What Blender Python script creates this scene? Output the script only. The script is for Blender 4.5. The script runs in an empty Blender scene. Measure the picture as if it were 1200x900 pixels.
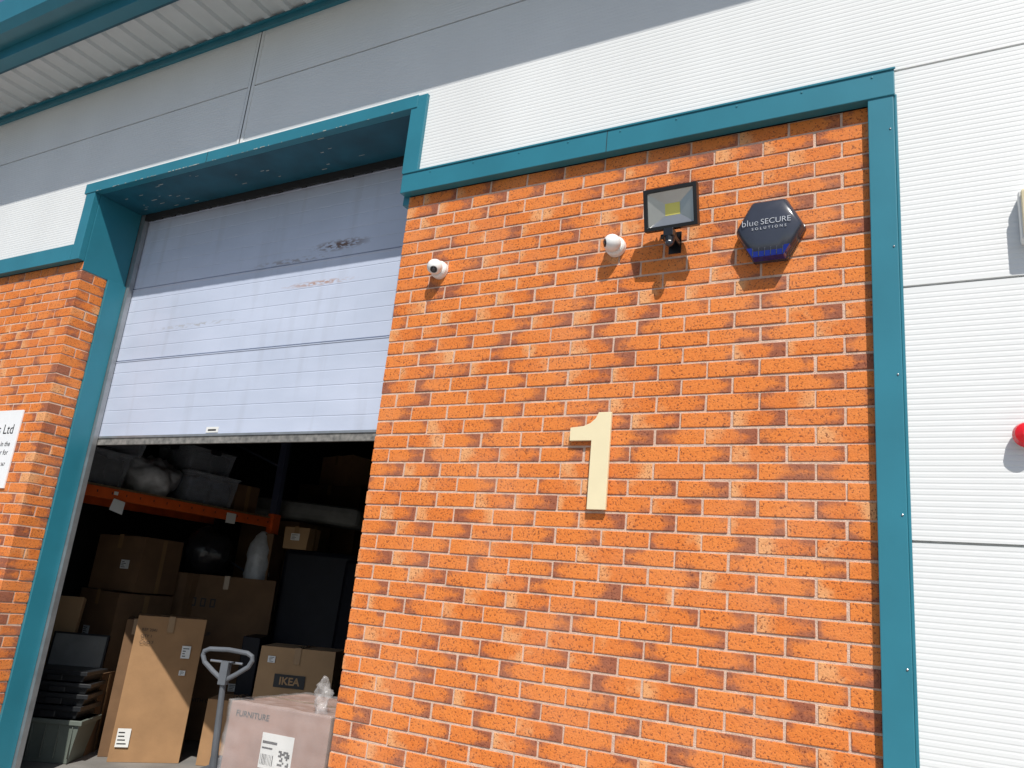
import bpy, math, random
from mathutils import Vector, Matrix
random.seed(7)
scene=bpy.context.scene
scene.view_settings.view_transform='Standard'
scene.view_settings.look='None'
scene.view_settings.exposure=0

# ---------------------------------------------------------------- materials
def new_mat(name):
    m=bpy.data.materials.new(name); m.use_nodes=True
    nt=m.node_tree
    return m,nt,nt.nodes['Principled BSDF']
def N(nt,t,**kw):
    n=nt.nodes.new(t)
    for k,v in kw.items():
        if k in n.inputs: n.inputs[k].default_value=v
        else: setattr(n,k,v)
    return n
def mat(name,col,rough=.5,metal=0,var=.12,scale=6,bump=0,bscale=60,dirt=None,spec=None,alpha=None,trans=None,stretch=None):
    m,nt,b=new_mat(name)
    L=nt.links.new
    tc=N(nt,'ShaderNodeTexCoord')
    mp=N(nt,'ShaderNodeMapping'); L(tc.outputs['Object'],mp.inputs[0])
    if stretch: mp.inputs['Scale'].default_value=stretch
    n=N(nt,'ShaderNodeTexNoise'); n.inputs['Scale'].default_value=scale; n.inputs['Detail'].default_value=4
    L(mp.outputs[0],n.inputs['Vector'])
    r=N(nt,'ShaderNodeValToRGB')
    r.color_ramp.elements[0].position=.3; r.color_ramp.elements[1].position=.72
    c=col
    d=dirt if dirt else tuple(x*(1-var) for x in c)
    r.color_ramp.elements[0].color=(*d,1); r.color_ramp.elements[1].color=(*c,1)
    L(n.outputs['Fac'],r.inputs[0]); L(r.outputs[0],b.inputs['Base Color'])
    b.inputs['Roughness'].default_value=rough; b.inputs['Metallic'].default_value=metal
    if spec is not None: b.inputs['Specular IOR Level'].default_value=spec
    if trans: b.inputs['Transmission Weight'].default_value=trans
    if alpha: b.inputs['Alpha'].default_value=alpha
    if bump:
        n2=N(nt,'ShaderNodeTexNoise'); n2.inputs['Scale'].default_value=bscale; n2.inputs['Detail'].default_value=3
        L(mp.outputs[0],n2.inputs['Vector'])
        bp=N(nt,'ShaderNodeBump'); bp.inputs['Strength'].default_value=bump; bp.inputs['Distance'].default_value=.01
        L(n2.outputs['Fac'],bp.inputs['Height']); L(bp.outputs[0],b.inputs['Normal'])
    return m

M={}
M['clad']=mat('cladding_grey',(.74,.75,.74),.42,var=.07,scale=1.2,stretch=(1.5,1,.6))
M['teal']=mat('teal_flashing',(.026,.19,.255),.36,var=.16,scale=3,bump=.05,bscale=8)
M['teal_d']=mat('teal_flashing_dark',(.010,.10,.15),.5,var=.4,scale=5)  # darker, blotchy teal for the door soffit and the strip under the eaves
M['rubber']=mat('rubber_seal',(.09,.09,.085),.8,var=.5,scale=30,dirt=(.25,.24,.22))
M['dark']=mat('dark_gap',(.02,.02,.022),.8)
M['galv']=mat('galvanised_steel',(.42,.43,.44),.4,metal=.7,var=.25,scale=12)
M['soffit']=mat('soffit_sheet',(.62,.66,.66),.5,var=.08)
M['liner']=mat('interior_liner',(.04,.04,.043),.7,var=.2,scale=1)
M['concrete']=mat('concrete_floor',(.24,.23,.215),.75,var=.35,scale=3,bump=.2)
M['apron']=mat('concrete_apron',(.38,.37,.35),.8,var=.3,scale=3,bump=.2)
M['asphalt']=mat('asphalt',(.06,.06,.062),.9,var=.35,scale=8,bump=.5,bscale=180)
M['mortar']=mat('mortar',(.72,.50,.38),.95,var=.28,scale=35,bump=.5,bscale=220)
M['white']=mat('white_plastic',(.80,.80,.78),.35,var=.05)
M['cream']=mat('cream_painted',(.78,.68,.44),.45,var=.05,scale=8)
M['black']=mat('black_plastic',(.012,.012,.014),.3,var=.3)
M['red']=mat('red_plastic',(.7,.012,.02),.25,var=.1)
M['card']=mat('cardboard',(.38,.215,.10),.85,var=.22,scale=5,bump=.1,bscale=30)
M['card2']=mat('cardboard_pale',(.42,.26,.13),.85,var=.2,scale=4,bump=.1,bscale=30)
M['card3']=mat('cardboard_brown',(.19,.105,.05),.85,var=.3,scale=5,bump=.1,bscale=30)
M['tape']=mat('parcel_tape',(.30,.18,.085),.25,var=.1)
M['label']=mat('paper_label',(.75,.75,.72),.6,var=.08)
M['letter']=mat('grey_lettering',(.50,.52,.56),.5,var=.08)
M['ink']=mat('black_ink',(.02,.02,.02),.6)
M['orange']=mat('rack_orange',(.70,.11,.02),.4,var=.25,scale=10)
M['rackblue']=mat('rack_upright',(.05,.06,.10),.45)
M['clear']=mat('clear_plastic',(.50,.54,.60),.22,var=.2,alpha=.35)
M['bag']=mat('black_bag',(.02,.02,.024),.3,var=.5,scale=12,bump=1,bscale=14)
M['bluebag']=mat('blue_textile',(.09,.12,.19),.7,var=.6,scale=12,bump=.8,bscale=14)
M['wbag']=mat('white_bag',(.50,.52,.54),.35,var=.4,scale=10,bump=1,bscale=16)
M['navy']=mat('black_wrapped_fabric',(.006,.007,.014),.5,var=.4,bump=.3,bscale=9,spec=.22)
M['grey']=mat('grey_fabric',(.20,.21,.20),.85,var=.3,scale=6,bump=.4,bscale=20)
M['crate']=mat('grey_green_crate',(.15,.175,.15),.5,var=.2)
M['crate2']=mat('dark_crate',(.022,.024,.027),.35,var=.3)
M['wood']=mat('pallet_wood',(.36,.24,.13),.85,var=.4,scale=9,stretch=(1,6,6))
M['film']=mat('stretch_film',(.85,.83,.83),.10,var=.25,scale=9,alpha=.22,bump=1,bscale=14,stretch=(1,1,.3))
M['pinkcard']=mat('printed_carton',(.36,.20,.145),.7,var=.25,scale=6)
M['truck']=mat('pallet_truck_grey',(.12,.13,.145),.4,var=.25)
M['steel']=mat('steel',(.35,.36,.37),.35,metal=.9)
M['signw']=mat('sign_white',(.80,.80,.80),.35,var=.03)
M['lens']=mat('glass_lens',(.02,.02,.025),.06,spec=.8)
M['smoke']=mat('smoked_plastic',(.045,.050,.068),.16,var=.2)
M['blue']=mat('blue_lens',(.008,.02,.20),.10,var=.3)
M['led']=mat('led_chip',(.75,.68,.16),.4)
M['reflector']=mat('aluminium_reflector',(.50,.50,.48),.3,metal=.8,var=.2)
M['chip']=mat('primer_chip',(.45,.47,.44),.7,var=.4,scale=40)

# door curtain with real grime and scuffs
def curtain_mat():
    m,nt,b=new_mat('door_curtain'); L=nt.links.new
    tc=N(nt,'ShaderNodeTexCoord')
    def noise(scale,st,detail=4):
        mp=N(nt,'ShaderNodeMapping'); mp.inputs['Scale'].default_value=st; L(tc.outputs['Object'],mp.inputs[0])
        n=N(nt,'ShaderNodeTexNoise'); n.inputs['Scale'].default_value=scale; n.inputs['Detail'].default_value=detail; L(mp.outputs[0],n.inputs['Vector']); return n.outputs['Fac']
    r=N(nt,'ShaderNodeValToRGB'); r.color_ramp.elements[0].position=.3; r.color_ramp.elements[1].position=.7
    r.color_ramp.elements[0].color=(.45,.50,.61,1); r.color_ramp.elements[1].color=(.53,.58,.70,1)
    L(noise(1.3,(1,1,2.5)),r.inputs[0])
    st=N(nt,'ShaderNodeMapRange'); L(noise(9,(1,1,.12),3),st.inputs[0]); st.inputs[1].default_value=.55; st.inputs[2].default_value=.8; st.inputs[4].default_value=.28
    m1=N(nt,'ShaderNodeMixRGB'); L(st.outputs[0],m1.inputs[0]); L(r.outputs[0],m1.inputs[1]); m1.inputs[2].default_value=(.30,.31,.34,1)
    prev=m1.outputs[0]
    for (cx,cz,rx,rz,col,th) in ((-3.66,3.765,.27,.045,(.16,.10,.08,1),.49),(-3.80,3.50,.34,.022,(.40,.27,.23,1),.48),(-4.1,3.70,.40,.025,(.33,.32,.35,1),.52),(-5.0,3.30,.5,.02,(.38,.39,.42,1),.53)):
        mp=N(nt,'ShaderNodeMapping'); mp.inputs['Location'].default_value=(-cx/rx,0,-cz/rz); mp.inputs['Scale'].default_value=(1/rx,0,1/rz); L(tc.outputs['Object'],mp.inputs[0])
        ln=N(nt,'ShaderNodeVectorMath',operation='LENGTH'); L(mp.outputs[0],ln.inputs[0])
        a=N(nt,'ShaderNodeMapRange'); L(ln.outputs['Value'],a.inputs[0]); a.inputs[1].default_value=1.1; a.inputs[2].default_value=.3
        q=N(nt,'ShaderNodeMapRange'); L(noise(22,(1,1,3)),q.inputs[0]); q.inputs[1].default_value=th-.05; q.inputs[2].default_value=th+.05
        mu=N(nt,'ShaderNodeMath',operation='MULTIPLY'); L(a.outputs[0],mu.inputs[0]); L(q.outputs[0],mu.inputs[1])
        mm=N(nt,'ShaderNodeMixRGB'); L(mu.outputs[0],mm.inputs[0]); L(prev,mm.inputs[1]); mm.inputs[2].default_value=col; prev=mm.outputs[0]
    L(prev,b.inputs['Base Color']); b.inputs['Roughness'].default_value=.42
    bp=N(nt,'ShaderNodeBump'); bp.inputs['Strength'].default_value=.15; bp.inputs['Distance'].default_value=.02; L(noise(3,(1,1,1),2),bp.inputs['Height']); L(bp.outputs[0],b.inputs['Normal'])
    return m
M['curtain']=curtain_mat()

# brick material
def brick_mat():
    m,nt,b=new_mat('rustic_brick'); L=nt.links.new
    at=N(nt,'ShaderNodeAttribute'); at.attribute_name='bk'
    sp=N(nt,'ShaderNodeSeparateColor'); L(at.outputs['Color'],sp.inputs[0])
    uv=N(nt,'ShaderNodeUVMap'); uv.uv_map='UVMap'
    su=N(nt,'ShaderNodeSeparateXYZ'); L(uv.outputs[0],su.inputs[0])
    tc=N(nt,'ShaderNodeTexCoord')
    off=N(nt,'ShaderNodeVectorMath',operation='SCALE'); L(at.outputs['Color'],off.inputs[0]); off.inputs['Scale'].default_value=17
    ad=N(nt,'ShaderNodeVectorMath',operation='ADD'); L(tc.outputs['Object'],ad.inputs[0]); L(off.outputs[0],ad.inputs[1])
    def math_(op,a,bv,c=None):
        n=N(nt,'ShaderNodeMath',operation=op)
        for i,x in enumerate((a,bv,c)):
            if x is None: continue
            if isinstance(x,(int,float)): n.inputs[i].default_value=x
            else: L(x,n.inputs[i])
        return n.outputs[0]
    def noise(scale,detail=4,rough=.6,src=None):
        n=N(nt,'ShaderNodeTexNoise'); n.inputs['Scale'].default_value=scale; n.inputs['Detail'].default_value=detail; n.inputs['Roughness'].default_value=rough
        L(src or ad.outputs[0],n.inputs['Vector']); return n.outputs['Fac']
    n1=noise(13,2); n2=noise(45,3,.7)
    flip=math_('GREATER_THAN',sp.outputs[0],.80)
    u=su.outputs[0]; iu=math_('SUBTRACT',1.0,u)
    d=math_('ADD',math_('MULTIPLY',u,math_('SUBTRACT',1.0,flip)),math_('MULTIPLY',iu,flip))
    ve=math_('MULTIPLY',math_('ABSOLUTE',math_('SUBTRACT',su.outputs[1],.5),None),2)
    s=math_('ADD',math_('ADD',d,math_('MULTIPLY',math_('SUBTRACT',n1,.5),1.1)),math_('MULTIPLY',math_('SUBTRACT',n2,.5),.5))
    s=math_('ADD',s,math_('MULTIPLY',math_('SUBTRACT',ve,.5),.30))
    s=math_('ADD',s,math_('MULTIPLY',math_('SUBTRACT',sp.outputs[1],.5),.50))
    dm=N(nt,'ShaderNodeMapRange'); dm.interpolation_type='SMOOTHSTEP'; L(s,dm.inputs[0]); dm.inputs[1].default_value=.64; dm.inputs[2].default_value=1.12
    bf=N(nt,'ShaderNodeMapRange'); bf.interpolation_type='SMOOTHSTEP'
    t=math_('ADD',math_('MULTIPLY',d,.9),math_('MULTIPLY',n1,.9)); t=math_('ADD',t,math_('MULTIPLY',sp.outputs[2],.8))
    L(t,bf.inputs[0]); bf.inputs[1].default_value=.92; bf.inputs[2].default_value=.48; bf.inputs[3].default_value=0; bf.inputs[4].default_value=.70
    orr=N(nt,'ShaderNodeMixRGB'); orr.inputs[1].default_value=(.58,.135,.022,1); orr.inputs[2].default_value=(.74,.235,.050,1)
    L(math_('ADD',math_('MULTIPLY',n2,.8),math_('MULTIPLY',sp.outputs[2],.35)),orr.inputs[0])
    m1=N(nt,'ShaderNodeMixRGB'); L(bf.outputs[0],m1.inputs[0]); L(orr.outputs[0],m1.inputs[1]); m1.inputs[2].default_value=(.74,.40,.18,1)
    m2=N(nt,'ShaderNodeMixRGB'); L(math_('MULTIPLY',dm.outputs[0],.76),m2.inputs[0]); L(m1.outputs[0],m2.inputs[1]); m2.inputs[2].default_value=(.19,.070,.055,1)
    sn=N(nt,'ShaderNodeTexNoise'); sn.inputs['Scale'].default_value=110; sn.inputs['Detail'].default_value=2; sn.inputs['Roughness'].default_value=.7
    L(ad.outputs[0],sn.inputs['Vector'])
    sm=N(nt,'ShaderNodeMapRange'); L(sn.outputs['Fac'],sm.inputs[0]); sm.inputs[1].default_value=.43; sm.inputs[2].default_value=.36
    m3=N(nt,'ShaderNodeMixRGB'); L(math_('MULTIPLY',sm.outputs[0],.8),m3.inputs[0]); L(m2.outputs[0],m3.inputs[1]); m3.inputs[2].default_value=(.13,.030,.016,1)
    hz=N(nt,'ShaderNodeMapRange'); L(noise(2.2,4,.65,tc.outputs['Object']),hz.inputs[0]); hz.inputs[1].default_value=.45; hz.inputs[2].default_value=.75; hz.inputs[4].default_value=.13
    m4=N(nt,'ShaderNodeMixRGB'); L(hz.outputs[0],m4.inputs[0]); L(m3.outputs[0],m4.inputs[1]); m4.inputs[2].default_value=(.70,.45,.32,1)
    L(m4.outputs[0],b.inputs['Base Color']); b.inputs['Roughness'].default_value=.8; b.inputs['Specular IOR Level'].default_value=.3
    bp=N(nt,'ShaderNodeBump'); bp.inputs['Strength'].default_value=.6; bp.inputs['Distance'].default_value=.004
    L(math_('ADD',sn.outputs['Fac'],n2),bp.inputs['Height']); L(bp.outputs[0],b.inputs['Normal'])
    return m
M['brick']=brick_mat()

# ---------------------------------------------------------------- mesh builder
class MB:
    def __init__(s,name): s.n=name; s.v=[]; s.f=[]; s.m=[]; s.mats=[]
    def mi(s,k):
        if k not in s.mats: s.mats.append(k)
        return s.mats.index(k)
    def add(s,vs,fs,k,M4=None):
        o=len(s.v); s.v+= [tuple(M4@Vector(p)) if M4 else tuple(p) for p in vs]
        i=s.mi(k)
        for f in fs: s.f.append(tuple(a+o for a in f)); s.m.append(i)
    def box(s,x0,x1,y0,y1,z0,z1,k,M4=None):
        vs=[(x0,y0,z0),(x1,y0,z0),(x1,y1,z0),(x0,y1,z0),(x0,y0,z1),(x1,y0,z1),(x1,y1,z1),(x0,y1,z1)]
        s.add(vs,[(0,3,2,1),(4,5,6,7),(0,1,5,4),(1,2,6,5),(2,3,7,6),(3,0,4,7)],k,M4)
    def frustum(s,b,t,z0,z1,k,M4=None):
        bx,by=b;tx,ty=t
        vs=[(-bx,-by,z0),(bx,-by,z0),(bx,by,z0),(-bx,by,z0),(-tx,-ty,z1),(tx,-ty,z1),(tx,ty,z1),(-tx,ty,z1)]
        s.add(vs,[(0,3,2,1),(4,5,6,7),(0,1,5,4),(1,2,6,5),(2,3,7,6),(3,0,4,7)],k,M4)
    def prism(s,poly,y0,y1,k,M4=None):
        n=len(poly)
        vs=[(x,y0,z) for x,z in poly]+[(x,y1,z) for x,z in poly]
        fs=[tuple(range(n)),tuple(range(2*n-1,n-1,-1))]+[(i,i+n,(i+1)%n+n,(i+1)%n) for i in range(n)]
        s.add(vs,fs,k,M4)
    def tube(s,pts,r,k,seg=12,M4=None,cap=True):
        rs=r if isinstance(r,(list,tuple)) else [r]*len(pts)
        P=[Vector(p) for p in pts]; vs=[];fs=[]
        up=None
        for i,p in enumerate(P):
            t=(P[min(i+1,len(P)-1)]-P[max(i-1,0)]).normalized()
            if up is None:
                up=Vector((0,0,1)) if abs(t.z)<.9 else Vector((1,0,0))
            a=t.cross(up).normalized(); bb=a.cross(t).normalized(); up=bb
            for j in range(seg):
                an=2*math.pi*j/seg
                vs.append(p+a*math.cos(an)*rs[i]+bb*math.sin(an)*rs[i])
        for i in range(len(P)-1):
            for j in range(seg):
                fs.append((i*seg+j,i*seg+(j+1)%seg,(i+1)*seg+(j+1)%seg,(i+1)*seg+j))
        if cap:
            fs.append(tuple(range(seg-1,-1,-1))); fs.append(tuple((len(P)-1)*seg+j for j in range(seg)))
        s.add(vs,fs,k,M4)
    def sphere(s,c,r,k,seg=20,rings=12,M4=None,th0=0,th1=math.pi):
        vs=[];fs=[]
        rr=r if isinstance(r,(tuple,list)) else (r,r,r)
        for i in range(rings+1):
            t=th0+(th1-th0)*i/rings
            for j in range(seg):
                a=2*math.pi*j/seg
                vs.append((c[0]+rr[0]*math.sin(t)*math.cos(a),c[1]+rr[1]*math.sin(t)*math.sin(a),c[2]+rr[2]*math.cos(t)))
        for i in range(rings):
            for j in range(seg):
                fs.append((i*seg+j,(i+1)*seg+j,(i+1)*seg+(j+1)%seg,i*seg+(j+1)%seg))
        s.add(vs,fs,k,M4)
    def obj(s,parent=None,bevel=0,smooth=False,loc=None,rot=None,disp=None):
        me=bpy.data.meshes.new(s.n); me.from_pydata(s.v,[],s.f)
        for k in s.mats: me.materials.append(M[k])
        for p,i in zip(me.polygons,s.m): p.material_index=i
        me.validate()
        o=bpy.data.objects.new(s.n,me); scene.collection.objects.link(o)
        if loc: o.location=loc
        if rot: o.rotation_euler=rot
        if parent: o.parent=parent
        if smooth:
            for p in me.polygons: p.use_smooth=True
        if bevel:
            b=o.modifiers.new('Bevel','BEVEL'); b.width=bevel; b.segments=2; b.limit_method='ANGLE'; b.angle_limit=math.radians(40)
        if disp:
            lv,ns,stg=disp
            if lv:
                sb=o.modifiers.new('Sub','SUBSURF'); sb.levels=lv; sb.render_levels=lv; sb.subdivision_type='SIMPLE'
            tx=bpy.data.textures.new('crumple','CLOUDS'); tx.noise_scale=ns; tx.noise_depth=2
            d=o.modifiers.new('Displace','DISPLACE'); d.texture=tx; d.strength=stg; d.texture_coords='LOCAL'; d.mid_level=.5
            for p in me.polygons: p.use_smooth=True
        return o
def empty(name,loc=(0,0,0),rot=(0,0,0),parent=None):
    e=bpy.data.objects.new(name,None); scene.collection.objects.link(e); e.location=loc; e.rotation_euler=rot; e.empty_display_size=.2
    if parent: e.parent=parent
    return e
def text(body,size,loc,rot,k,parent=None,name='lettering',align='LEFT',ext=.0008,space=1.0,bold=0):
    c=bpy.data.curves.new(name,'FONT'); c.body=body; c.size=size; c.extrude=ext; c.align_x=align; c.align_y='CENTER'; c.space_character=space; c.offset=bold
    c.materials.append(M[k])
    o=bpy.data.objects.new(name,c); scene.collection.objects.link(o); o.location=loc; o.rotation_euler=rot
    if parent: o.parent=parent
    return o

# ---------------------------------------------------------------- dimensions (metres)
DL,DR=-5.865,-2.769
PX0,PX1=-.300,-.199
BZ=3.75
BW=3.883
SOF=4.318; HT=4.404
WX0,WX1=-13.0,9.0
EAVE=5.40
B=empty('industrial_building')

# ---------------------------------------------------------------- brickwork
class Bricks:
    def __init__(s): s.v=[];s.f=[];s.uv=[];s.c=[]
    def brick(s,x0,x1,y0,y1,z0,z1,ax):
        j=lambda a=.0016: random.uniform(-a,a)
        dy=random.uniform(-.0014,.0014)
        x0+=j();x1+=j();z0+=j();z1+=j(); y0+=dy if ax=='x' else 0
        if ax=='y': x0+=dy; x1+=dy
        c=.0022
        X=(x0,x1);Y=(y0,y1);Z=(z0,z1)
        vs=[];idx={}
        for i in (0,1):
            for jj in (0,1):
                for k in (0,1):
                    sx=c if i==0 else -c; sy=c if jj==0 else -c; sz=c if k==0 else -c
                    e=random.uniform(-.0011,.0011)
                    for t,p in (('x',(X[i],Y[jj]+sy,Z[k]+sz)),('y',(X[i]+sx,Y[jj],Z[k]+sz)),('z',(X[i]+sx,Y[jj]+sy,Z[k]))):
                        idx[(i,jj,k,t)]=len(vs); vs.append((p[0]+e,p[1],p[2]+e))
        q=idx
        F=[]
        F.append([q[(0,a,b,'x')] for a,b in((0,0),(0,1),(1,1),(1,0))])
        F.append([q[(1,a,b,'x')] for a,b in((0,0),(1,0),(1,1),(0,1))])
        F.append([q[(a,0,b,'y')] for a,b in((0,0),(1,0),(1,1),(0,1))])
        F.append([q[(a,1,b,'y')] for a,b in((0,0),(0,1),(1,1),(1,0))])
        F.append([q[(a,b,0,'z')] for a,b in((0,0),(0,1),(1,1),(1,0))])
        F.append([q[(a,b,1,'z')] for a,b in((0,0),(1,0),(1,1),(0,1))])
        for a in(0,1):
            for b in(0,1):
                F.append([q[(a,b,0,'x')],q[(a,b,1,'x')],q[(a,b,1,'y')],q[(a,b,0,'y')]])
                F.append([q[(a,0,b,'x')],q[(a,1,b,'x')],q[(a,1,b,'z')],q[(a,0,b,'z')]])
                F.append([q[(0,a,b,'y')],q[(1,a,b,'y')],q[(1,a,b,'z')],q[(0,a,b,'z')]])
        for a in(0,1):
            for b in(0,1):
                for k in(0,1): F.append([q[(a,b,k,t)] for t in 'xyz'])
        o=len(s.v); s.v+=vs; col=(random.random(),random.random(),random.random(),1)
        for f in F:
            s.f.append(tuple(i+o for i in f))
            for i in f:
                p=vs[i]
                if ax=='x': u=(p[0]-x0)/max(x1-x0,1e-4)
                else: u=(p[1]-y0)/max(y1-y0,1e-4)
                if (x1-x0)<.13 and ax=='x': u=.15+.6*u
                s.uv.append((u,(p[2]-z0)/(z1-z0))); s.c.append(col)
    def obj(s,name,parent):
        me=bpy.data.meshes.new(name); me.from_pydata(s.v,[],s.f)
        me.uv_layers.new(name='UVMap'); me.color_attributes.new('bk','FLOAT_COLOR','CORNER')
        me.materials.append(M['brick'])
        me.uv_layers['UVMap'].data.foreach_set('uv',[x for a in s.uv for x in a])
        me.color_attributes['bk'].data.foreach_set('color',[x for a in s.c for x in a])
        me.update()
        o=bpy.data.objects.new(name,me); scene.collection.objects.link(o); o.parent=parent; return o
ncourse=50
H=.1025
def brick_panel(c0,c1,name):
    bk=Bricks()
    for c in range(c0,c1):
        z0=c*.075+.005; z1=z0+.065
        odd=c%2
        x=DR
        if odd: bk.brick(x,x+H,0,.215,z0,z1,'x'); x+=H+.01
        else: bk.brick(x,x+.215,0,H,z0,z1,'x'); bk.brick(x,x+H,H+.01,.215,z0,z1,'y'); x+=.225
        while x<-.26:
            x1=min(x+.215,-.2); bk.brick(x,x1,0,H,z0,z1,'x'); x+=.225
        x=DL
        if odd: bk.brick(x-H,x,0,.215,z0,z1,'y'); x-=H+.01
        else: bk.brick(x-.215,x,0,H,z0,z1,'x'); bk.brick(x-H,x,H+.01,.215,z0,z1,'y'); x-=.225
        while x>-10.2:
            bk.brick(x-.215,x,0,H,z0,z1,'x'); x-=.225
    bk.obj(name,B)
brick_panel(0,ncourse,'brickwork')
mt=MB('mortar_core')
g=.0038
mt.box(DR+g,-.2,g,.21,0,BZ-.003,'mortar'); mt.box(-10.3,DL-g,g,.21,0,BZ-.003,'mortar')
mt.obj(B)

# ---------------------------------------------------------------- cladding (micro-ribbed sheet, real profile)
def cladding(name,x0,x1,z0,z1):
    prof=[]
    js=[.876,1.879,2.878,3.880,4.885]
    pitch=.0215; yb=-.030
    k=math.ceil(z0/pitch)
    prof.append((yb,z0))
    zz=k*pitch
    while zz<z1-.02:
        near=[j for j in js if j-.026<zz<j+.010]
        if not near:
            prof+=[(yb,zz+.0),(yb+.0008,zz+.0035),(yb+.0008,zz+.0065),(yb,zz+.010)]
        zz+=pitch
    prof.append((yb,z1))
    out=[p for p in prof if z0<=p[1]<=z1]
    for j in js:
        if z0+.02<j<z1-.02:
            out=[p for p in out if abs(p[1]-j)>.008]
            out+=[(yb,j-.006),(yb+.022,j-.0055),(yb+.022,j+.0035),(yb,j+.004)]
    out.sort(key=lambda p:(round(p[1],5)))
    mb=MB(name)
    n=len(out)
    vs=[(x0,y,z) for y,z in out]+[(x1,y,z) for y,z in out]
    mb.add(vs,[(i,n+i,n+i+1,i+1) for i in range(n-1)],'clad')
    return mb.obj(B)
cladding('cladding_right',-.199,WX1,0,EAVE)
cladding('cladding_over_brick',-2.70,-.199,BW-.01,EAVE)
cladding('cladding_over_door',-5.93,-2.70,HT-.01,EAVE)
cladding('cladding_over_left_brick',WX0,-5.93,BW-.01,EAVE)
cladding('cladding_far_left',WX0,-10.2,0,BW-.01)

s=MB('structural_wall')
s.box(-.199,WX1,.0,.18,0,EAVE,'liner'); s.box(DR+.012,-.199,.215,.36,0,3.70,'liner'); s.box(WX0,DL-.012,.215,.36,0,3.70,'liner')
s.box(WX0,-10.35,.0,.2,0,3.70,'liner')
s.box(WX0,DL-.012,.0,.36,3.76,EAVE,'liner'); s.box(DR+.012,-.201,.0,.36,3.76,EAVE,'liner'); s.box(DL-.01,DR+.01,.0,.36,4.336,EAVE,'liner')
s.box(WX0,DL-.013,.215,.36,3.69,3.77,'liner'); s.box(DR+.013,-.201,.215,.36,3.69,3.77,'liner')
s.obj(B)

s=MB('cladding_vertical_joint')
s.box(-4.345,-4.285,-.036,-.029,HT,EAVE-.06,'clad'); s.box(-4.318,-4.311,-.0375,-.0355,HT,EAVE-.06,'dark'); s.box(-4.349,-4.345,-.034,-.029,HT,EAVE-.06,'dark')
s.obj(B)

# ---------------------------------------------------------------- teal flashings
t=MB('teal_trim')
t.box(PX0,PX1,-.048,.0,0,BZ+.012,'teal')
t.box(PX1,PX1+.012,-.036,-.0295,0,BZ+.012,'teal')
t.box(-2.80,PX1+.006,-.054,.0,BZ,BW,'teal')
t.box(-2.80,PX1+.012,-.060,-.054,BW-.012,BW,'teal')
t.box(-2.812,-2.70,-.051,.0,BW,HT-.003,'teal')
t.box(-6.0,-2.765,-.056,-.0,SOF,HT,'teal')
t.box(-5.975,DL,-.051,.0,BZ,SOF,'teal')
t.box(WX0,-5.975,-.054,.0,BZ,BW,'teal')
t.obj(B,bevel=.003)
t=MB('teal_reveals')
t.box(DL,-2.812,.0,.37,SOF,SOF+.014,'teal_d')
t.box(DL-.01,DL+.004,.0005,.37,BZ-.07,SOF,'teal')
t.box(-2.812,DR+.003,.0005,.37,BZ-.05,SOF,'teal')
t.box(DL-.012,DL+.02,.2155,.372,0,BZ-.07,'teal')
t.box(DR-.02,DR+.012,.2155,.372,0,BZ-.05,'teal')
t.obj(B,bevel=.002)
t=MB('head_brush_seal')
x=DL+.05
while x<DR-.02:
    w=random.uniform(.02,.06); t.box(x,x+w,.374,.392,4.318-random.uniform(.050,.062),4.34,'dark'); x+=w
t.obj(B)
s=MB('fixings_and_paint_chips')
for i in range(7):
    z=.35+i*.54
    s.sphere((PX1-.016,-.049,z),(.0045,.003,.0045),'steel',8,5)
for i in range(9):
    s.sphere((-2.6+i*.29,-.055,BW-.03),(.005,.003,.005),'teal',8,5)
s.box(-1.512,-1.509,-.0553,-.054,BZ,BW-.012,'dark'); s.box(-4.6,-4.597,-.0573,-.056,SOF,HT,'dark')
for i in range(46):
    x=random.uniform(DL,-2.85); l=random.uniform(.006,.07)*random.random()+.006
    s.box(x,x+l,-.0567,-.0558,SOF+.001,SOF+random.uniform(.003,.008),'chip')
for i in range(30):
    x=random.uniform(DL+.1,-2.95); y=random.uniform(0,.35); l=random.uniform(.01,.06)
    s.box(x,x+l,y,y+random.uniform(.003,.008),SOF-.0008,SOF,'chip')
s.obj(B,smooth=False)

# ---------------------------------------------------------------- sectional door
dd=MB('door_curtain')
zb=2.455; yc=.42
z=zb; pane=.61
zt=4.9
pts=[]
while z<zt:
    for i in range(6):
        a=z+i*pane/6
        if i==0: pts+=[(yc,a+.004)]
        else: pts+=[(yc,a-.004),(yc+.0016,a-.001),(yc+.0016,a+.001),(yc,a+.004)]
    e=z+pane
    pts+=[(yc,e-.016),(yc-.004,e-.012),(yc-.004,e-.006),(yc+.012,e-.002),(yc+.012,e+.001)]
    z=e
n=len(pts); x0,x1=DL-.01,DR+.01
vs=[(x0,y,z) for y,z in pts]+[(x1,y,z) for y,z in pts]
dd.add(vs,[(i,n+i,n+i+1,i+1) for i in range(n-1)],'curtain')
dd.box(x0,x1,yc+.02,yc+.04,zb,zt,'liner')
dd.box(x0,x1,yc-.006,yc+.03,zb-.012,zb+.004,'galv')
dd.box(x0,x1,yc+.0,yc+.022,zb-.062,zb-.012,'rubber')
dd.box(-4.62,-4.50,yc-.004,yc-.001,zb+.012,zb+.052,'label')
dd.box(-4.60,-4.52,yc-.0048,yc-.004,zb+.024,zb+.036,'ink')
dd.obj(B)
g_=MB('door_guide_rails')
g_.box(DL+.0,DL+.055,.374,.412,0,4.9,'galv'); g_.box(DR-.055,DR,.374,.412,0,4.9,'galv')
g_.obj(B)

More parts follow.
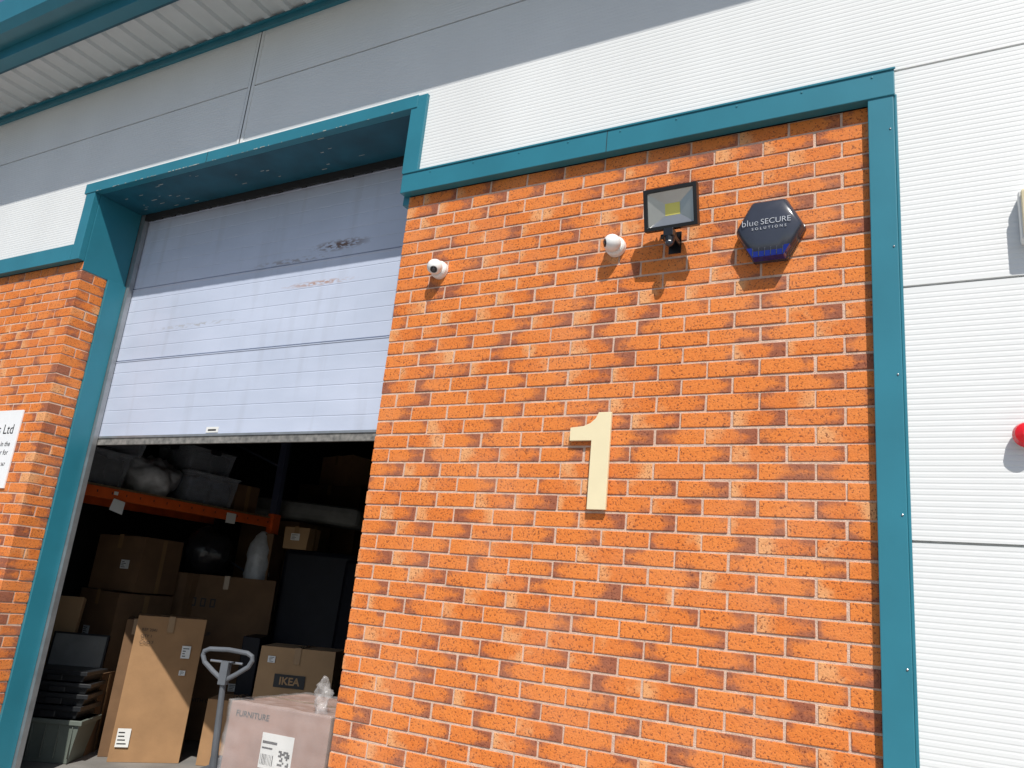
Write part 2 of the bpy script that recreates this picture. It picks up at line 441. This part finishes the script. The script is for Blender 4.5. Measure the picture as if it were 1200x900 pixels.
# ---------------------------------------------------------------- eaves canopy
c=MB('eaves_soffit')
pitch=.20; y0c,y1c=-.50,-.03
x=WX0
while x<WX1:
    P=[(x,5.43),(x+.12,5.43),(x+.135,5.405),(x+.185,5.405),(x+.2,5.43)]
    for a,b2 in zip(P[:-1],P[1:]):
        c.add([(a[0],y0c,a[1]),(b2[0],y0c,b2[1]),(b2[0],y1c,b2[1]),(a[0],y1c,a[1])],[(0,3,2,1)],'soffit')
    x+=pitch
c.obj(B)
c=MB('eaves_fascia')
c.box(WX0,WX1,-.058,-.030,5.345,5.402,'teal')
c.box(WX0,WX1,-.075,-.031,5.393,5.404,'teal')
c.box(WX0,WX1,-.60,-.50,5.375,5.60,'teal')
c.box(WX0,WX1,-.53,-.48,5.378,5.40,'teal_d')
pr=[(-.78,5.74),(-.76,5.55),(-.72,5.48),(-.60,5.47),(-.60,5.74)]
nn=len(pr)
c.add([(WX0,y,z) for y,z in pr]+[(WX1,y,z) for y,z in pr],[(i,(i+1)%nn,(i+1)%nn+nn,i+nn) for i in range(nn)]+[tuple(range(nn)),tuple(range(2*nn-1,nn-1,-1))],'teal')
c.obj(B)

# ---------------------------------------------------------------- roof, other walls, interior floor
r=MB('roof')
r.add([(WX0,-.60,5.745),(WX1,-.60,5.745),(WX1,7,6.6),(WX0,7,6.6)],[(0,1,2,3)],'clad')
r.add([(WX0,7,6.6),(WX1,7,6.6),(WX1,14.6,5.745),(WX0,14.6,5.745)],[(0,1,2,3)],'clad')
r.box(WX0,WX1,-.48,14,5.5,5.52,'liner')
r.obj(B)
w=MB('side_and_rear_walls')
w.box(WX0,WX0+.2,.0,14,0,5.6,'clad'); w.box(WX1-.2,WX1,.18,14,0,5.6,'clad'); w.box(WX0,WX1,13.8,14,0,5.6,'clad')
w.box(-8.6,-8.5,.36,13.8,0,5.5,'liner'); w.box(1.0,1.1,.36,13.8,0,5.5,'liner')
w.obj(B)
f=MB('warehouse_floor'); f.box(WX0,WX1,.0,13.9,-.06,.008,'concrete'); f.obj(B)

g2=MB('ground'); g2.add([(-250,-250,-.01),(250,-250,-.01),(250,250,-.01),(-250,250,-.01)],[(0,1,2,3)],'asphalt'); g2.obj()
g2=MB('concrete_apron'); g2.add([(-10,-7,-.005),(4,-7,-.005),(4,.0,0),(-10,.0,0)],[(0,1,2,3)],'apron'); g2.obj()

# ---------------------------------------------------------------- security cameras (turret)
def cctv(loc,aim):
    e=empty('security_camera',loc)
    m=MB('mounting_base')
    m.tube([(0,0,0),(0,-.026,0),(0,-.038,0)],[.050,.050,.043],'white',28); m.obj(e,smooth=False,bevel=.003)
    q=Vector(aim).normalized().to_track_quat('-Z','Y').to_matrix().to_4x4()
    T=Matrix.Translation((0,-.060,0))@q
    m=MB('turret_ball'); m.sphere((0,0,0),.043,'white',28,18,M4=T,th1=math.radians(148)); m.obj(e,smooth=True)
    m=MB('camera_lens_plate'); r0=.043*math.sin(math.radians(148)); zc=.043*math.cos(math.radians(148))
    m.tube([(0,0,zc+.004),(0,0,zc)],[r0,r0],'white',28,M4=T); m.tube([(0,0,zc),(0,0,zc-.002)],[r0*.86,r0*.82],'black',28,M4=T); m.tube([(0,0,zc-.002),(0,0,zc-.006)],[.012,.010],'lens',20,M4=T); m.obj(e)
    return e
cctv((-2.475,0,3.243),(.30,-.60,-.70))
cctv((-1.440,0,3.236),(-.72,-.62,-.20))

# ---------------------------------------------------------------- floodlight
e=empty('floodlight',(-1.145,0,3.295))
T=Matrix.Translation((0.02,-.135,.035))@Matrix.Rotation(math.radians(14),4,'X')@Matrix.Rotation(math.radians(-3),4,'Z')
m=MB('lamp_housing')
w_,h_=.128,.098
outer=[(-w_,-h_),(w_,-h_),(w_,h_),(-w_,h_)]; inn=[(-w_+.018,-h_+.018),(w_-.018,-h_+.018),(w_-.018,h_-.018),(-w_+.018,h_-.018)]
vs=[(x,-.022,z) for x,z in outer]+[(x,-.022,z) for x,z in inn]+[(x,.012,z) for x,z in outer]+[(x*.62,.045,z*.62) for x,z in outer]+[(x,-.012,z) for x,z in inn]
fs=[]
for i in range(4):
    j=(i+1)%4
    fs+=[(i,j,4+j,4+i),(j,i,8+i,8+j),(8+j,8+i,12+i,12+j),(4+i,4+j,16+j,16+i)]
fs.append((15,14,13,12))
m.add(vs,fs,'black',T)
for i in range(7): m.box(-.06+i*.02-.002,-.06+i*.02+.002,.03,.06,-.05,.05,'black',T)
m.obj(e,bevel=.003)
m=MB('reflector')
b2=(.036,.028)
vs=[(x,-.011,z) for x,z in inn]+[(-b2[0],.014,-b2[1]),(b2[0],.014,-b2[1]),(b2[0],.014,b2[1]),(-b2[0],.014,b2[1])]
m.add(vs,[(i,(i+1)%4,4+(i+1)%4,4+i) for i in range(4)],'reflector',T)
m.add([(-b2[0],.0135,-b2[1]),(b2[0],.0135,-b2[1]),(b2[0],.0135,b2[1]),(-b2[0],.0135,b2[1])],[(0,1,2,3)],'led',T)
m.obj(e)
m=MB('bracket_and_sensor')
m.box(-.03,.03,-.006,0,-.13,-.02,'black')
m.box(-.028,-.022,-.10,-.004,-.098,-.073,'black'); m.box(.022,.028,-.10,-.004,-.098,-.073,'black')
m.tube([(-.035,-.10,-.086),(.035,-.10,-.086)],.012,'black',12)
m.box(-.010,.035,-.145,-.10,-.105,-.066,'black')
m.tube([(.014,-.12,-.098),(.014,-.125,-.131)],[.025,.021],'black',16)
m.sphere((.014,-.125,-.131),.020,'smoke',14,8)
m.obj(e,bevel=.002)

# ---------------------------------------------------------------- alarm box (hexagonal)
e=empty('alarm_box',(-.705,0,3.202))
def hexp(s,grow=0):
    P=[(-.072,-.140),(.072,-.140),(.148,0),(.074,.136),(-.074,.136),(-.148,0)]
    return [(x*s,z*s) for x,z in P]
m=MB('backplate'); m.prism(hexp(1.0),-.03,0,'smoke'); m.obj(e,bevel=.004)
m=MB('cover')
rings=[(.985,-.03),(.98,-.052),(.93,-.070),(.82,-.080),(.5,-.086)]
vs=[];fs=[]
for sc,y in rings: vs+=[(x,y,z) for x,z in hexp(sc)]
for r_ in range(len(rings)-1):
    for i in range(6):
        j=(i+1)%6
        fs.append((r_*6+i,r_*6+j,(r_+1)*6+j,(r_+1)*6+i))
fs.append(tuple((len(rings)-1)*6+i for i in range(6)))
m.add(vs,fs,'smoke'); m.obj(e,bevel=.010,smooth=True)
m=MB('strobe_lens'); m.prism([(-.066,-.142),(.066,-.142),(.092,-.096),(-.092,-.096)],-.080,-.032,'blue')
for i in range(6): m.box(-.0625+i*.025-.002,-.0625+i*.025+.002,-.0825,-.079,-.138,-.100,'smoke')
m.obj(e,bevel=.005)
RX=(math.radians(90),0,0)
text('blue',.044,(-.112,-.0885,.018),RX,'letter',e,'lettering_a',bold=-.0008)
text('SECURE',.037,(-.030,-.0885,.018),RX,'letter',e,'lettering_b',bold=-.0004)
text('SOLUTIONS',.017,(.006,-.0885,-.012),RX,'letter',e,'lettering_c',align='CENTER',space=1.8)

# ---------------------------------------------------------------- house number 1
e=MB('house_number')
zt_,zb_=2.404,1.958
poly=[(-1.490,zb_),(-1.400,zb_),(-1.400,zt_),(-1.462,zt_),(-1.475,zt_-.028),(-1.500,zt_-.050),(-1.535,zt_-.064),(-1.600,zt_-.070),(-1.600,zt_-.132),(-1.490,zt_-.132)]
e.prism(poly,-.028,-.012,'cream'); o=e.obj(bevel=.0015)
s=MB('standoffs')
for p in ((-1.445,zb_+.05),(-1.445,zt_-.06),(-1.56,zt_-.1)): s.tube([(p[0],0,p[1]),(p[0],-.013,p[1])],.008,'steel',10)
s.obj(o)

# ---------------------------------------------------------------- company sign at left
e=MB('sign_board'); e.box(-7.05,-6.13,-.012,-.001,1.98,2.57,'signw'); o=e.obj(bevel=.001)
def st(b,size,z,al='RIGHT',k='ink'): text(b,size,(-6.19,-.0128,z),RX,k,o,'lettering',align=al,ext=.0004)
st('Logistics Ltd',.105,2.42); st('specialists in the',.055,2.31); st('storage sector for',.055,2.245); st('call for details 01234 567',.035,2.155)

# ---------------------------------------------------------------- wall items on the right cladding
e=MB('alarm_sounder'); e.tube([(0,0,0),(0,-.02,0)],.036,'white',24); e.tube([(0,-.02,0),(0,-.035,0),(0,-.06,0),(0,-.07,0)],[.044,.046,.038,.015],'red',24); e.obj(loc=(.19,-.03,2.262))
e=MB('bulkhead_lamp'); e.box(-.03,.16,-.06,0,-.105,.105,'white'); e.box(-.022,.152,-.085,-.06,-.097,.097,'cream'); e.obj(loc=(.245,-.03,3.10),bevel=.012)

# ---------------------------------------------------------------- interior contents
def carton(loc,size,rotz,k='card',label=None,tape=True,tilt=0,name='cardboard_box',open_=False):
    sx,sy,sz=size
    mb=MB(name)
    jj=lambda: random.uniform(-.008,.008)
    vs=[]
    for z in (0,sz):
        for x,y in((-sx/2,-sy/2),(sx/2,-sy/2),(sx/2,sy/2),(-sx/2,sy/2)): vs.append((x+jj(),y+jj(),z+(jj() if z else 0)))
    mb.add(vs,[(0,3,2,1),(4,5,6,7),(0,1,5,4),(1,2,6,5),(2,3,7,6),(3,0,4,7)],k)
    if tape:
        mb.box(-.025,.025,-sy/2-.011,sy/2+.011,sz+.0085,sz+.010,'tape')
        mb.box(-.025,.025,-sy/2-.011,-sy/2-.0095,sz-.12,sz+.0085,'tape')
        mb.box(sx/2+.0085,sx/2+.010,-.025,.025,0.0,sz*.98,'tape')
    if label:
        for (u,v,w2,h2) in label:
            mb.box(-sx/2+u*sx,-sx/2+u*sx+w2,-sy/2-.0115,-sy/2-.010,v*sz,v*sz+h2,'label')
            for q in range(4): mb.box(-sx/2+u*sx+.01,-sx/2+u*sx+w2*random.uniform(.4,.85),-sy/2-.0125,-sy/2-.0115,v*sz+h2*(.15+.2*q),v*sz+h2*(.22+.2*q),'ink')
    return mb.obj(bevel=.006,loc=loc,rot=(math.radians(tilt),0,math.radians(rotz)))
RT=(math.radians(90),0,0)
def print_(o,body,size,x,y,z,k='card3'):
    text(body,size,(x,y,z),RT,k,o,'printed_text',ext=.0005)
b1=carton((-6.05,1.62,.01),(.54,.34,1.13),52,'card',[(.72,.72,.07,.10),(.74,.60,.05,.04),(.05,.10,.10,.14)])
for i,tx_ in enumerate(('REF 2041','QTY 1','C/NO 7')): print_(b1,tx_,.032,-.22,-.1815,1.02-i*.05,'ink')
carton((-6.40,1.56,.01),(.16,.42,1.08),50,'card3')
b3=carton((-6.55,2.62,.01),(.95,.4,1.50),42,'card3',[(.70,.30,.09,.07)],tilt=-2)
for i,tx_ in enumerate(('THIS SIDE UP','HANDLE WITH CARE')): print_(b3,tx_,.05,-.35,-.2115,.95-i*.6,'ink')
for i in range(3):
    m=MB('printed_mark'); x=-.30+i*.09; m.box(x,x+.05,-.2125,-.2115,1.20,1.28,'ink'); m.box(x+.012,x+.038,-.2135,-.2125,1.212,1.268,'card3'); m.obj(b3)
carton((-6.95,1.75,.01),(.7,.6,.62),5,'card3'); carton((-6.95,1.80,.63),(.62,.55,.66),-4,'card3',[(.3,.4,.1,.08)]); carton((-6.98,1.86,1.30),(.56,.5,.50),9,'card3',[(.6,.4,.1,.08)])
m=MB('plastic_bag'); m.sphere((0,0,.22),(.26,.24,.24),'bag',24,16); m.obj(loc=(-6.85,2.55,1.52),smooth=True,disp=(0,.14,.14))
carton((-6.9,2.5,.01),(.5,.5,1.5),0,'card3')
carton((-6.98,1.12,.62),(.46,.07,.60),34,'card2',tape=False,tilt=-5); carton((-7.1,1.15,.01),(.6,.5,.6),20,'card3')
m=MB('flat_monitor'); m.box(-.22,.22,-.02,.02,0,.28,'black'); m.box(-.205,.205,-.0215,-.02,.015,.265,'grey'); m.box(-.03,.03,.02,.06,-.02,.2,'black'); m.obj(loc=(-6.62,1.20,.66),rot=(math.radians(-8),0,math.radians(40)),bevel=.004)
carton((-6.66,1.28,.01),(.5,.36,.63),38,'card3')
carton((-5.55,2.05,.01),(.40,.36,.52),30,'card')
carton((-5.95,2.55,.01),(.16,.5,1.0),35,'navy',tape=False)
carton((-4.95,2.35,.01),(.7,.5,.60),20,'card3')
b2=carton((-4.88,2.05,.61),(.62,.42,.40),28,'card2',[(.12,.70,.06,.05)])
m=MB('printed_logo'); m.box(-.16,.09,-.2225,-.2212,.10,.20,'ink'); m.obj(b2)
text('IKEA',.080,(-.035,-.2232,.148),RT,'card2',b2,'printed_text',align='CENTER',bold=.002)
# tall black wrapped mattresses leaning
m=MB('wrapped_mattress'); m.box(-.42,.42,-.13,.13,0,1.85,'navy'); m.obj(bevel=.05,loc=(-5.85,3.2,.01),rot=(math.radians(-2),0,math.radians(25)))
m=MB('wrapped_mattress'); m.box(-.42,.42,-.10,.10,0,1.80,'navy'); m.obj(bevel=.05,loc=(-5.15,3.25,.01),rot=(math.radians(-3),0,math.radians(10)))
carton((-6.12,3.1,1.86),(.28,.24,.22),15,'card2',[(.3,.4,.10,.07)])
carton((-6.44,3.02,.01),(.12,.4,1.98),28,'card3',tape=False)
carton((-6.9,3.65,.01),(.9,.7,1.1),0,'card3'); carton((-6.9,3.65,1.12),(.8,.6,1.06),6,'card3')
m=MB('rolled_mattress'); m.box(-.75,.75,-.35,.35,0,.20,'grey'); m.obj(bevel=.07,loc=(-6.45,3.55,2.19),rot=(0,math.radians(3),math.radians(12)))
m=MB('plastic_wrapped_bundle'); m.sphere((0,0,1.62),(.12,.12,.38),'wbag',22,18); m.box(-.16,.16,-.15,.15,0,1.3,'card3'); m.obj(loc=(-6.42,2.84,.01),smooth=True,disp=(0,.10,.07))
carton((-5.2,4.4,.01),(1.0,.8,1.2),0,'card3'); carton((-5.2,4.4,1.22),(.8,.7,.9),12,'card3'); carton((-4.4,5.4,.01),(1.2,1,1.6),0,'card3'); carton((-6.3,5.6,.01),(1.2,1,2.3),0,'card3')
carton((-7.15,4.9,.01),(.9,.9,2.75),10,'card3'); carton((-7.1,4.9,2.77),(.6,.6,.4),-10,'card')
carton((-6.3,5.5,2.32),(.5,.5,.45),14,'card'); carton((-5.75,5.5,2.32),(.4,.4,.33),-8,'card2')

# storage rack along the left wall
m=MB('storage_rack')
X0,X1=-6.42,-7.30
for y in (.62,2.95):
    for x in (X0,X1):
        m.box(x-.045,x+.045,y-.03,y+.03,.01,4.4,'rackblue')
    for i in range(7): m.tube([(X0,y,.3+i*.6),(X1,y,.6+i*.6)],.012,'rackblue',6)
for z in (2.06,3.55):
    for x in (X0,X1): m.box(x-.025,x+.025,.65,2.92,z,z+.09,'orange')
    m.box(X1,X0,.66,2.91,z+.091,z+.11,'wood')
m.box(X0-.03,X0+.05,2.90,3.0,1.78,2.2,'orange')
for i in range(16): m.box(X0+.0252,X0+.0262,.75+i*.14,.76+i*.14,2.10,2.12,'dark')
m.box(X0+.0255,X0+.027,2.3,2.42,2.03,2.13,'label'); m.box(X0+.0255,X0+.027,1.05,1.09,2.1,2.13,'label')
m.obj(bevel=.003)
m=MB('hanging_tag'); m.add([(0,0,0),(.02,.10,-.02),(.04,.08,-.13),(.01,-.03,-.10)],[(0,1,2,3)],'label'); m.obj(loc=(X0+.04,1.05,2.07))
def tub(loc,size,rot,fill='bag',lid='clear'):
    sx,sy,sz=size
    e=empty('storage_container',loc,(0,0,math.radians(rot)))
    m=MB('tub'); m.frustum((sx*.44,sy*.44),(sx*.5,sy*.5),0,sz,'clear')
    m.box(-sx*.52,sx*.52,-sy*.52,sy*.52,sz*.92,sz*1.0,lid)
    for sgn in(-1,1):
        m.box(sgn*sx*.515-.008,sgn*sx*.515+.008,-sy*.12,sy*.12,sz*.75,sz*.98,lid); m.box(-sx*.12,sx*.12,sgn*sy*.515-.008,sgn*sy*.515+.008,sz*.75,sz*.98,lid)
    m.obj(e,bevel=.008)
    m=MB('contents'); m.box(-sx*.40,sx*.40,-sy*.40,sy*.40,.01,sz*.8,fill); m.obj(e,disp=(4,.10,.07))
tub((-6.72,.98,2.175),(.5,.44,.30),4,'bag','clear'); tub((-6.72,2.15,2.175),(.52,.60,.30),-3,'bluebag'); tub((-6.74,2.1,2.48),(.50,.56,.24),2,'bag','bag'); tub((-6.8,1.15,2.48),(.5,.5,.22),0,'navy','bag')
m=MB('plastic_bag'); m.sphere((0,0,.17),(.25,.26,.18),'wbag',32,20); m.obj(loc=(-6.66,1.55,2.18),smooth=True,disp=(0,.12,.16))
carton((-6.75,2.66,2.175),(.4,.3,.28),0,'card3')

# stacked bins at the left
e=empty('plastic_crate_stack',(-6.42,1.02,.01),(0,0,math.radians(35)))
m=MB('lower_crate'); m.frustum((.20,.15),(.25,.19),0,.32,'crate'); m.box(-.265,.265,-.205,.205,.285,.32,'crate')
for i in range(5): m.box(-.2+i*.1-.004,-.2+i*.1+.004,-.195,-.165,.04,.28,'crate')
m.obj(e,bevel=.01)
zz=.322
for i in range(4):
    hh=random.uniform(.075,.095)
    m=MB('nested_crate'); m.frustum((.205,.155),(.225,.17),zz,zz+hh*.75,'crate2'); m.box(-.245,.245,-.19,.19,zz+hh*.62,zz+hh,'crate2'); m.box(-.06,.06,-.194,-.186,zz+hh*.1,zz+hh*.6,'crate2'); m.obj(e,bevel=.012,rot=(0,math.radians(random.uniform(-1.5,1.5)),math.radians(random.uniform(-5,5)))); zz+=hh+.004

# pallet with film-wrapped carton
e=empty('wrapped_pallet_load',(-3.80,1.05,0),(0,0,math.radians(6)))
m=MB('pallet')
for x in (-.36,0,.36): m.box(x-.05,x+.05,-.4,.4,.02,.11,'wood')
for i in range(6): m.box(-.42,.42,-.4+i*.142,-.31+i*.142,.11,.13,'wood')
m.obj(e,bevel=.003)
m=MB('printed_carton'); m.box(-.38,.38,-.38,.38,.132,.765,'pinkcard'); m.box(-.38,.38,-.02,.02,.766,.768,'tape')
m.box(-.10,.14,-.3815,-.380,.42,.62,'label')
for i in range(9): m.box(-.09+i*.011,-.09+i*.011+random.choice((.003,.006)),-.383,-.3815,.44,.50,'ink')
m.box(-.09,.02,-.383,-.3815,.56,.575,'ink'); m.box(-.09,-.01,-.383,-.3815,.53,.54,'ink')
for i in range(7):
    for j in range(7):
        if random.random()<.55: m.box(.04+i*.012,.052+i*.012,-.383,-.3815,.45+j*.012,.462+j*.012,'ink')
m.obj(e,bevel=.01)
m=MB('film'); m.box(-.392,.392,-.396,.396,.10,.777,'film'); m.obj(e,disp=(5,.08,.024))
text('FURNITURE',.05,(-.33,-.383,.70),RT,'ink',e,'printed_text')
m=MB('loose_film'); m.sphere((.24,-.30,.82),(.05,.035,.14),'film',28,20); m.obj(e,smooth=True,disp=(0,.035,.10))

# pallet truck
e=empty('pallet_truck',(-4.17,.56,0),(0,0,math.radians(20)))
m=MB('handle')
loop=[(0,0,.88),(-.08,-.0,.93),(-.15,0,.98),(-.17,0,1.02),(-.165,0,1.045),(-.13,0,1.062),(0,0,1.07),(.13,0,1.062),(.165,0,1.045),(.17,0,1.02),(.15,0,.98),(.08,0,.93),(0,0,.88)]
m.tube(loop,.015,'truck',10,cap=False); m.tube([(-.11,0,.995),(.11,0,.995)],.008,'steel',8)
m.tube([(0,.10,.22),(0,.05,.5),(0,0,.89)],[.024,.022,.018],'truck',12); m.box(-.025,.025,-.025,.025,.86,1.0,'truck'); m.tube([(.03,-.02,.99),(.07,-.03,1.0)],.006,'black',8)
m.obj(e,smooth=False)
m=MB('chassis'); m.tube([(0,.12,.1),(0,.12,.42)],[.06,.05],'truck',16); m.box(-.12,.12,.10,.26,.14,.34,'truck')
m.box(-.27,-.11,.24,1.3,.06,.095,'truck'); m.box(.11,.27,.24,1.3,.06,.095,'truck'); m.box(-.27,.27,.2,.26,.07,.3,'truck')
for x in (-.07,.07): m.tube([(x-.025,.12,.09),(x+.025,.12,.09)],.09,'black',18)
for x in (-.19,.19): m.tube([(x-.04,1.2,.045),(x+.04,1.2,.045)],.04,'black',14)
m.obj(e,bevel=.004)

# ---------------------------------------------------------------- camera
Rv=Vector((0.872,0.480,0.096)); Fv=Vector((-0.487,0.833,0.264)).normalized()
Rv=(Rv-Fv*Rv.dot(Fv)).normalized(); Uv=Rv.cross(Fv).normalized()
cam=bpy.data.cameras.new('camera'); co=bpy.data.objects.new('camera',cam); scene.collection.objects.link(co)
co.matrix_world=Matrix((( Rv.x,Uv.x,-Fv.x,0),(Rv.y,Uv.y,-Fv.y,-3.34),(Rv.z,Uv.z,-Fv.z,1.512),(0,0,0,1)))
cam.sensor_width=36; cam.lens=36*946/1200; cam.clip_start=.05; cam.clip_end=1500
scene.camera=co

# ---------------------------------------------------------------- light
to_sun=Vector((.65,-1,1.5)).normalized()
sd=bpy.data.lights.new('sun','SUN'); sd.energy=5; sd.angle=math.radians(.53); sd.color=(1,.96,.90)
so=bpy.data.objects.new('sun',sd); scene.collection.objects.link(so); so.rotation_euler=to_sun.to_track_quat('Z','Y').to_euler(); so.location=(5,-8,12)
wd=bpy.data.worlds.new('World'); scene.world=wd; wd.use_nodes=True
nt=wd.node_tree; bg=nt.nodes['Background']; sk=nt.nodes.new('ShaderNodeTexSky'); sk.sky_type='NISHITA'; sk.sun_disc=False
sk.sun_elevation=math.asin(to_sun.z); sk.sun_rotation=math.atan2(to_sun.x,to_sun.y)
nt.links.new(sk.outputs[0],bg.inputs[0]); bg.inputs[1].default_value=.11
